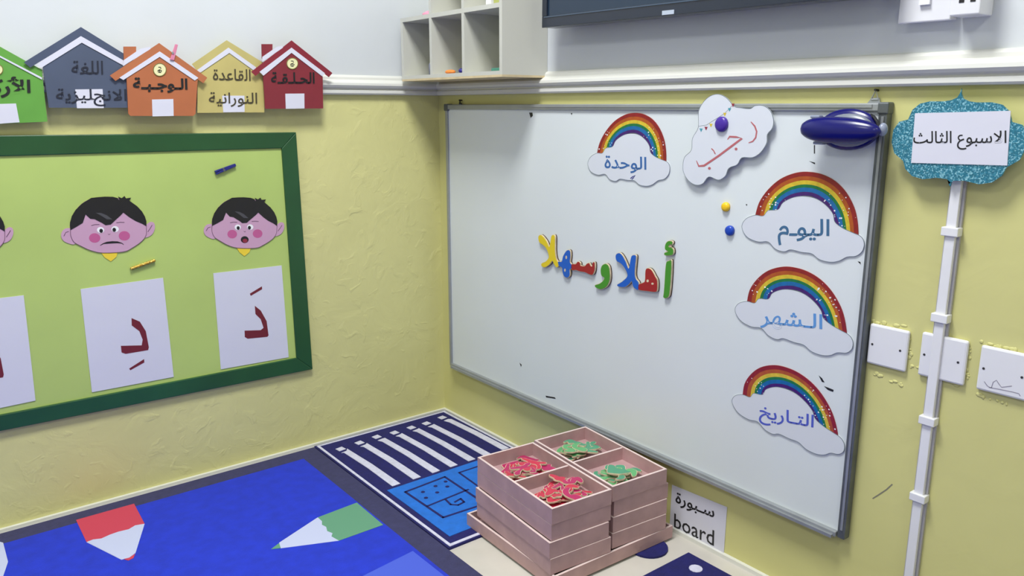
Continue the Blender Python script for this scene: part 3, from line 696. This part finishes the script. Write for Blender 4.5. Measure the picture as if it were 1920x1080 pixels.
# ------------------------------------------------------------------ stepped cubby shelf
D = .158; SY = [-.042, -.205, -.372, -.545]; SZ = 1.146; R1 = 1.334; R2 = 1.52; T = .012
sh = empty('cubby_shelf', (-D/2, -.3, SZ), 'white stepped cubby shelf mounted in the corner above the rail', 'shelf')
MB().box((-D, SY[3]-T/2, SZ), (0, SY[0]+T/2, SZ+.006)).build('base_board', m_tan, sh)
MB().box((-D, SY[3]-T/2, SZ+.006), (-.001, SY[0]+T/2, SZ+.016)).build('shelf_board', m_shelf, sh)
MB().box((-D, SY[3]+T/2, R1-T), (-.001, SY[0]+T/2, R1)).build('shelf_board', m_shelf, sh)
MB().box((-D, SY[3]+T/2, R2-T), (-.001, SY[1]+T/2, R2)).build('shelf_board', m_shelf, sh)
for i, y in enumerate(SY):
    top = R1-T if i == 0 else (R2-T if i < 3 else R2)
    if i in (1, 2):
        MB().box((-D, y-T/2, SZ+.016), (-.001, y+T/2, R1-T)).build('divider', m_shelf, sh)
        MB().box((-D, y-T/2, R1), (-.001, y+T/2, R2-T)).build('divider', m_shelf, sh)
    else: MB().box((-D, y-T/2, SZ+.016), (-.001, y+T/2, top)).build('side_panel', m_shelf, sh)
MB().box((-.006, SY[3], SZ+.016), (-.001, SY[0], R1-T)).build('back_panel', m_shelf, sh)
MB().box((-.006, SY[3], R1), (-.001, SY[1], R2-T)).build('back_panel', m_shelf, sh)
SB = SZ+.016
def small(name, mbb, m, label, cat, **k): return tag(mbb.build(name, m, **k), label, cat)
c = W('F', 836, 137, SB); cx = -.12
mb = MB(); mb.ellipsoid((cx-.012, -.268, SB+.006), (.012, .022, .0065), 16, 10); small('orange_clay', mb, mat('orange_clay', (240, 140, 60), .5), 'small orange lump in the middle cubby', 'toy', smooth=True)
mb = MB(); mb.ellipsoid((cx-.030, -.349, SB+.006), (.007, .009, .0066), 14, 10); small('blue_bead', mb, mat('dark_blue_bead', (40, 34, 130), .35), 'tiny dark blue bead beside the orange lump', 'bead', smooth=True)
mb = MB(); mb.tube([(cx-.02, -.184, SB), (cx-.02, -.184, SB+.03), (cx-.02, -.185, SB+.036), (cx-.02, -.187, SB+.055)], .011, 12, [.011, .011, .007, .006]); small('glue_bottle', mb, mat('grey_blue_plastic', (120, 124, 148), .4), 'small grey bottle standing in the left cubby', 'bottle', smooth=True)
mb = MB(); mb.box((-.14, -.525, SB), (-.08, -.478, SB+.009)); small('green_block', mb, mat('green_block', (64, 130, 110), .5), 'flat green block lying in the right cubby', 'toy', bevel=.002)
mb = MB(); mb.tube([(-.125, -.15, R1), (-.125, -.15, R1+.008), (-.125, -.15, R1+.014)], .02, 14, [.022, .020, .008]); small('pink_toy', mb, mat('pink_lid', (232, 150, 176), .5), 'small round pink toy on top of the low left cubby', 'toy', smooth=True)
mb = MB(); mb.box((-.14, -.478, R1), (-.10, -.455, R1+.018)); small('white_cube', mb, m_plast, 'small white cube on the upper right shelf', 'toy', bevel=.002)
mb = MB(); mb.box((-.14, -.525, R1), (-.10, -.490, R1+.014)); small('yellow_block', mb, mat('lime_block', (170, 176, 96), .5), 'small olive yellow block beside the white cube', 'toy', bevel=.002)

# ------------------------------------------------------------------ switch and socket high on the right wall
t = empty('light_switch', (0, -1.584, 1.212), 'white light switch plate high on the right wall', 'switch')
MB().box((-.022, -1.627, 1.214), (0, -1.541, 1.300)).build('back_box', m_plast, t, bevel=.002)
MB().box((-.030, -1.629, 1.212), (-.022, -1.539, 1.302)).build('plate', m_plast, t, bevel=.002)
rk = MB(); rk.hexa([(-.030, -1.594, 1.240), (-.030, -1.576, 1.240), (-.030, -1.576, 1.272), (-.030, -1.594, 1.272)], [(-.036, -1.594, 1.240), (-.036, -1.576, 1.240), (-.032, -1.576, 1.272), (-.032, -1.594, 1.272)]); rk.build('rocker', m_plast, t)
t = empty('power_socket', (0, -1.66, 1.21), 'deep white power socket right of the light switch', 'socket')
ps = W('R', 1778, 38, .05).y; pe = W('R', 1835, 34, .05).y
MB().box((-.050, pe, 1.216), (0, ps, 1.302)).build('body', m_plast, t, bevel=.002)
for yy in (ps-.018, pe+.012): MB().box((-.0508, yy-.004, 1.236), (-.050, yy+.004, 1.243)).build('pin_hole', m_ink, t)

# ------------------------------------------------------------------ rugs
m_navy = mat('navy_rug', (22, 22, 92), .9, var=.08, vscale=60, bump=.4, bscale=300); m_wrug = mat('white_rug', (206, 206, 226), .9, var=.04, vscale=60, bump=.4, bscale=300)
m_lbl = mat('light_blue_rug', (28, 108, 204), .9, var=.05, vscale=40, bump=.4, bscale=300); m_royal = mat('royal_blue_rug', (26, 50, 190), .9, var=.05, vscale=30, bump=.3, bscale=300)
m_gry = mat('rug_edge_slate', (54, 54, 92), .9, var=.06, vscale=60, bump=.4, bscale=300); m_rr = mat('red_rug', (196, 62, 84), .9); m_gr = mat('sage_rug', (96, 150, 120), .9); m_pw = mat('pencil_white_rug', (190, 196, 226), .9)
ra = empty('striped_rug', (-.25, -.4, 0), 'navy rug with seven white dotted stripes in the corner of the room', 'rug')
MB().box((-.512, -.790, 0), (-.014, -.016, .006)).build('rug_base', m_navy, ra)
bz = .0072
for a, b in (((-.506, -.785), (-.498, -.02)), ((-.498, -.785), (-.02, -.775)), ((-.024, -.775), (-.016, -.02)), ((-.498, -.028), (-.024, -.020))):
    MB().box((a[0], a[1], .006), (b[0], b[1], bz)).build('edge_piping', m_wrug, ra)
hz4 = Z(3.176, 560, 740)
heads = hz4([(248, 322), (360, 285), (462, 250), (568, 225), (668, 195), (758, 170), (852, 135)])
for k, h in enumerate(heads):
    p = W('F', *h, .006); x0 = p.x; x1 = x0+.012; w_ = .0125
    V = [(x0-w_, p.y-.032), (x0+w_*.6, p.y-.028), (x0+w_+.004, -.10), (x1+w_, -.25), (x1+w_*1.1, -.415), (x1-w_, -.415), (x1-w_*.9, -.26), (x0-w_*.4, -.12)]
    mb = MB(); mb.hexa([Vector((a, b, .006)) for a, b in V], [Vector((a, b, bz)) for a, b in V]); mb.build('white_stripe', m_wrug, ra)
    V = [(x0-.014, p.y+.006), (x0+.010, p.y+.010), (x0+.013, p.y-.014), (x0-.011, p.y-.017)]
    mb = MB(); mb.hexa([Vector((a, b, .006)) for a, b in V], [Vector((a, b, bz)) for a, b in V]); mb.build('stripe_dot', m_wrug, ra)
MB().box((-.480, -.745, .006), (-.035, -.428, bz)).build('blue_panel', m_lbl, ra)
def rline(P, wd, nm, m, par, z=bz):
    mb = MB(); Q = [W('F', *p, z) if len(p) == 2 else Vector(p) for p in P]; k = len(Q)
    for i in range(k-1):
        d = (Q[i+1]-Q[i]).normalized(); s = Vector((-d.y, d.x, 0))*wd; e = d*wd*.6
        A = [Q[i]-s-e, Q[i]+s-e, Q[i+1]+s+e, Q[i+1]-s+e]
        mb.hexa([Vector((v.x, v.y, z)) for v in A], [Vector((v.x, v.y, z+.0008)) for v in A])
    return mb.build(nm, m, par)
rline(hz4([(635, 580), (870, 490), (1110, 650), (860, 732), (635, 580)]), .0035, 'drawn_box', m_navy, ra)
rline(hz4([(765, 665), (1010, 565)]), .003, 'drawn_line', m_navy, ra)
rline(hz4([(955, 465), (1200, 640)]), .003, 'drawn_line', m_navy, ra)
rline(hz4([(955, 465), (1120, 410)]), .003, 'drawn_line', m_navy, ra)
rline(hz4([(875, 625), (905, 655), (950, 658), (985, 640), (965, 620), (930, 640)]), .003, 'drawn_curl', m_navy, ra)
for x, y in ((740, 580), (815, 545), (875, 518), (758, 615), (825, 583), (885, 548)):
    p = W('F', *hz4([(x, y)])[0], bz); mb = MB(); mb.tube([(p.x, p.y, bz), (p.x, p.y, bz+.0008)], .006, 8); mb.build('drawn_dot', m_navy, ra)

rb_ = empty('pencil_rug', (-1.2, -.9, 0), 'royal blue rug with printed coloured pencils along the left wall', 'rug')
MB().box((-2.6, -2.9, 0), (-.516, -.022, .006)).build('rug_border', m_gry, rb_)
ic = W('F', 574, 857, .006)
MB().box((-2.55, -2.85, .006), (ic.x-.012, -.085, bz)).build('rug_field', m_royal, rb_)
z6 = Z(1920/760, 0, 780)
def fpoly(P, m, nm, par, z=bz, label=None):
    Q = [W('F', *p, z+.0008) for p in z6(P)]; mb = MB(); mb.hexa([Vector((q.x, q.y, z)) for q in Q], Q); return mb.build(nm, m, par, label=label)
rd = [(360, 492), (635, 415), (685, 510), (640, 518), (610, 536), (560, 548), (520, 562), (480, 580), (440, 585), (410, 597)]
fpoly(rd, m_rr, 'pencil_barrel', rb_, label='red pencil barrel')
fpoly([(410, 597), (440, 585), (480, 580), (520, 562), (560, 548), (610, 536), (640, 518), (685, 510), (642, 648), (610, 672), (575, 680)], m_pw, 'pencil_point', rb_)
fpoly([(585, 677), (612, 671), (640, 652), (632, 672), (608, 684)], m_rr, 'pencil_lead', rb_)
fpoly([(1505, 480), (1690, 410), (1815, 515), (1605, 590), (1570, 570), (1575, 555), (1550, 545), (1545, 525), (1525, 515), (1525, 498)], m_gr, 'pencil_barrel', rb_, label='sage green pencil barrel')
fpoly([(1505, 480), (1525, 498), (1525, 515), (1545, 525), (1550, 545), (1575, 555), (1570, 570), (1605, 590), (1330, 626), (1322, 600)], m_pw, 'pencil_point', rb_)
fpoly([(1322, 602), (1330, 625), (1284, 630)], m_gr, 'pencil_lead', rb_)
fpoly([(-120, 640), (-20, 590), (15, 600), (38, 690), (15, 758), (-60, 830), (-140, 760)], m_pw, 'pencil_point', rb_)
def fp2(P, m, nm, par): 
    Q = [W('F', *p, bz+.0008) for p in P]; mb = MB(); mb.hexa([Vector((q.x, q.y, bz)) for q in Q], Q); return mb.build(nm, m, par)
fp2([(774, 1033), (836, 1082), (850, 1180), (600, 1180), (680, 1080)], mat('pale_blue_rug', (70, 92, 206), .9), 'printed_patch', rb_)
rc = empty('dotted_rug', (-.3, -1.6, 0), 'navy rug with pale dots at the bottom picture edge, right of the tray stack', 'rug')
MB().box((-.510, -2.2, 0), (-.062, -1.168, .006)).build('rug_base', m_navy, rc)
for i in range(4):
    for j in range(7):
        x = -.105-i*.11; y = -1.225-j*.12
        mb = MB(); mb.tube([(x, y, .006), (x, y, .0072)], .016, 12); mb.build('rug_dot', m_wrug, rc)

# ------------------------------------------------------------------ stacked wooden trays
ANG = math.radians(-5.0)
def tray(cx, cy, z0, lx, ly, h, label, ang=ANG, div=True, group='wooden trays stacked by the wall'):
    ca, sa = math.cos(ang), math.sin(ang); R = lambda x, y, z: (cx+x*ca-y*sa, cy+x*sa+y*ca, z)
    t = empty('wooden_tray', (cx, cy, z0), label, 'tray', group); a, b = lx/2, ly/2; k = .006
    def bx(nm, x0, y0, z0_, x1, y1, z1_, m):
        mb = MB(); mb.hexa([R(x0, y0, z0_), R(x1, y0, z0_), R(x1, y1, z0_), R(x0, y1, z0_)], [R(x0, y0, z1_), R(x1, y0, z1_), R(x1, y1, z1_), R(x0, y1, z1_)])
        o = mb.build(nm, m, t); o.data.materials.append(m_rim)
        for p in o.data.polygons:
            if p.normal.z > .9 and nm != 'tray_bottom': p.material_index = 1
        return o
    bx('tray_bottom', -a+.001, -b+.001, z0+.0005, a-.001, b-.001, z0+.005, m_tray)
    bx('tray_side', -a, -b, z0+.0005, -a+k, b, z0+h, m_tray); bx('tray_side', a-k, -b, z0+.0005, a, b, z0+h, m_tray)
    bx('tray_side', -a+k, -b, z0+.0005, a-k, -b+k, z0+h, m_tray); bx('tray_side', -a+k, b-k, z0+.0005, a-k, b, z0+h, m_tray)
    if div: bx('tray_divider', -a+k, -.003, z0+.005, a-k, .003, z0+h-.002, m_tray)
    return R
base = .0
tray(-.226, -.911, base+.0062, .384, .360, .033, 'large bottom tray lying on the rug under both stacks', ang=math.radians(-2))
LX, RX = (-.3217, -.917), (-.1395, -.925)
names = ['lowest', 'second from the bottom', 'third from the bottom', 'topmost']
for i in range(4):
    dx = (-.004, -.008, 0, 0)[i]; dy = (-.004, -.002, .001, 0)[i]
    r1_ = tray(LX[0]+dx, LX[1]+dy, .04+.04*i, (.172 if i else .176), .322, .0395, '%s tray of the left stack%s' % (names[i], ', holding red letters' if i == 3 else ''))
    dx = (0, .003, .008, 0)[i]
    r2_ = tray(RX[0]+dx-.0, RX[1]+dy, .04+.04*i, .174, .322, .0395, '%s tray of the right stack%s' % (names[i], ', holding green letters' if i == 3 else ''))
mb = MB(); mb.tube([(-.118, -1.088, .0005), (-.118, -1.088, .0055)], .048, 28)  # flat dark blue disc making the half-round dark patch beside the bottom tray
tag(mb.build('dark_disc', m_navy), 'dark blue round flat disc peeping out from under the bottom tray', 'disc')
# letters in the trays
keys = ['waw', 'lamalef', 'seen', 'heh2', 'lamalef2', 'hamza', 'heh']
SH = {}
for k in keys:
    P = spline(LET[k], 2); xs = [p[0] for p in P]; ys = [p[1] for p in P]; cx = (min(xs)+max(xs))/2; cy_ = (min(ys)+max(ys))/2
    s = {'hamza': .0003, 'seen': .00022, 'lamalef': .00019, 'lamalef2': .00016, 'heh': .0002, 'waw': .00021, 'heh2': .00022}[k]
    SH[k] = [Vector(((x-cx)*s, -(y-cy_)*s, 0)) for x, y in P]
PAL = {'red': ((196, 46, 72), (176, 38, 92)), 'green': ((96, 168, 108), (76, 150, 116))}
CM = {k: [mat(k+'_letter_paint', c, .4) for c in v] for k, v in PAL.items()}
cache = {}
def lmesh(k, col, j):
    key = (k, col, j)
    if key not in cache:
        P = SH[k]; G = grow3(P, .0013); up = Vector((0, 0, 1)); res = []
        for (A, z0, z1_, m, nm) in ((G, 0, .0038, m_lw, 'wooden_base'), (P, .0038, .0044, CM[col][j], 'painted_face')):
            mb = MB(); mb.hexa([a+up*z0 for a in A], [a+up*z1_ for a in A]); o = mb.build(nm, m); o.data.transform(Matrix.Translation(o.location)); me = o.data; bpy.data.objects.remove(o); res.append((nm, me))
        cache[key] = res
    return cache[key]
rnd = random.Random(11)
def fill(R, col, y0, y1, xr, n, where):
    for i in range(n):
        k = rnd.choice(keys); j = rnd.randint(0, 1)
        x = rnd.uniform(-xr, xr); y = rnd.uniform(y0, y1); z = .1655+.0255*i/n
        p = R(x, y, z)
        shp = {'waw': 'curled', 'lamalef': 'forked', 'seen': 'low toothed', 'heh2': 'triangular', 'lamalef2': 'wide forked', 'hamza': 'small hooked', 'heh': 'narrow oval'}[k]
        shade = {'red': ('red', 'magenta'), 'green': ('light green', 'dull green')}[col][j]
        t = empty('loose_letter', p, '%s %s letter %s, %s' % (shp, shade, 'topping the pile' if i > n*.55 else 'deep in the pile', where), 'letter', 'loose %s letters, %s' % (col, where))
        t.rotation_euler = (rnd.uniform(-.13, .13), rnd.uniform(-.13, .13), rnd.uniform(0, 6.28))
        if col == 'green': t.scale = (1.05, 1.05, 1)
        for nm, me in lmesh(k, col, j):
            o = bpy.data.objects.new(nm, me); COL.objects.link(o); o.parent = t
fill(r1_, 'red', .038, .125, .048, 20, 'far half of the left top tray')
fill(r1_, 'red', -.125, -.038, .048, 22, 'near half of the left top tray')
fill(r2_, 'green', .048, .112, .038, 13, 'far half of the right top tray')
fill(r2_, 'green', -.112, -.048, .038, 14, 'near half of the right top tray')
bpy.context.view_layer.update()
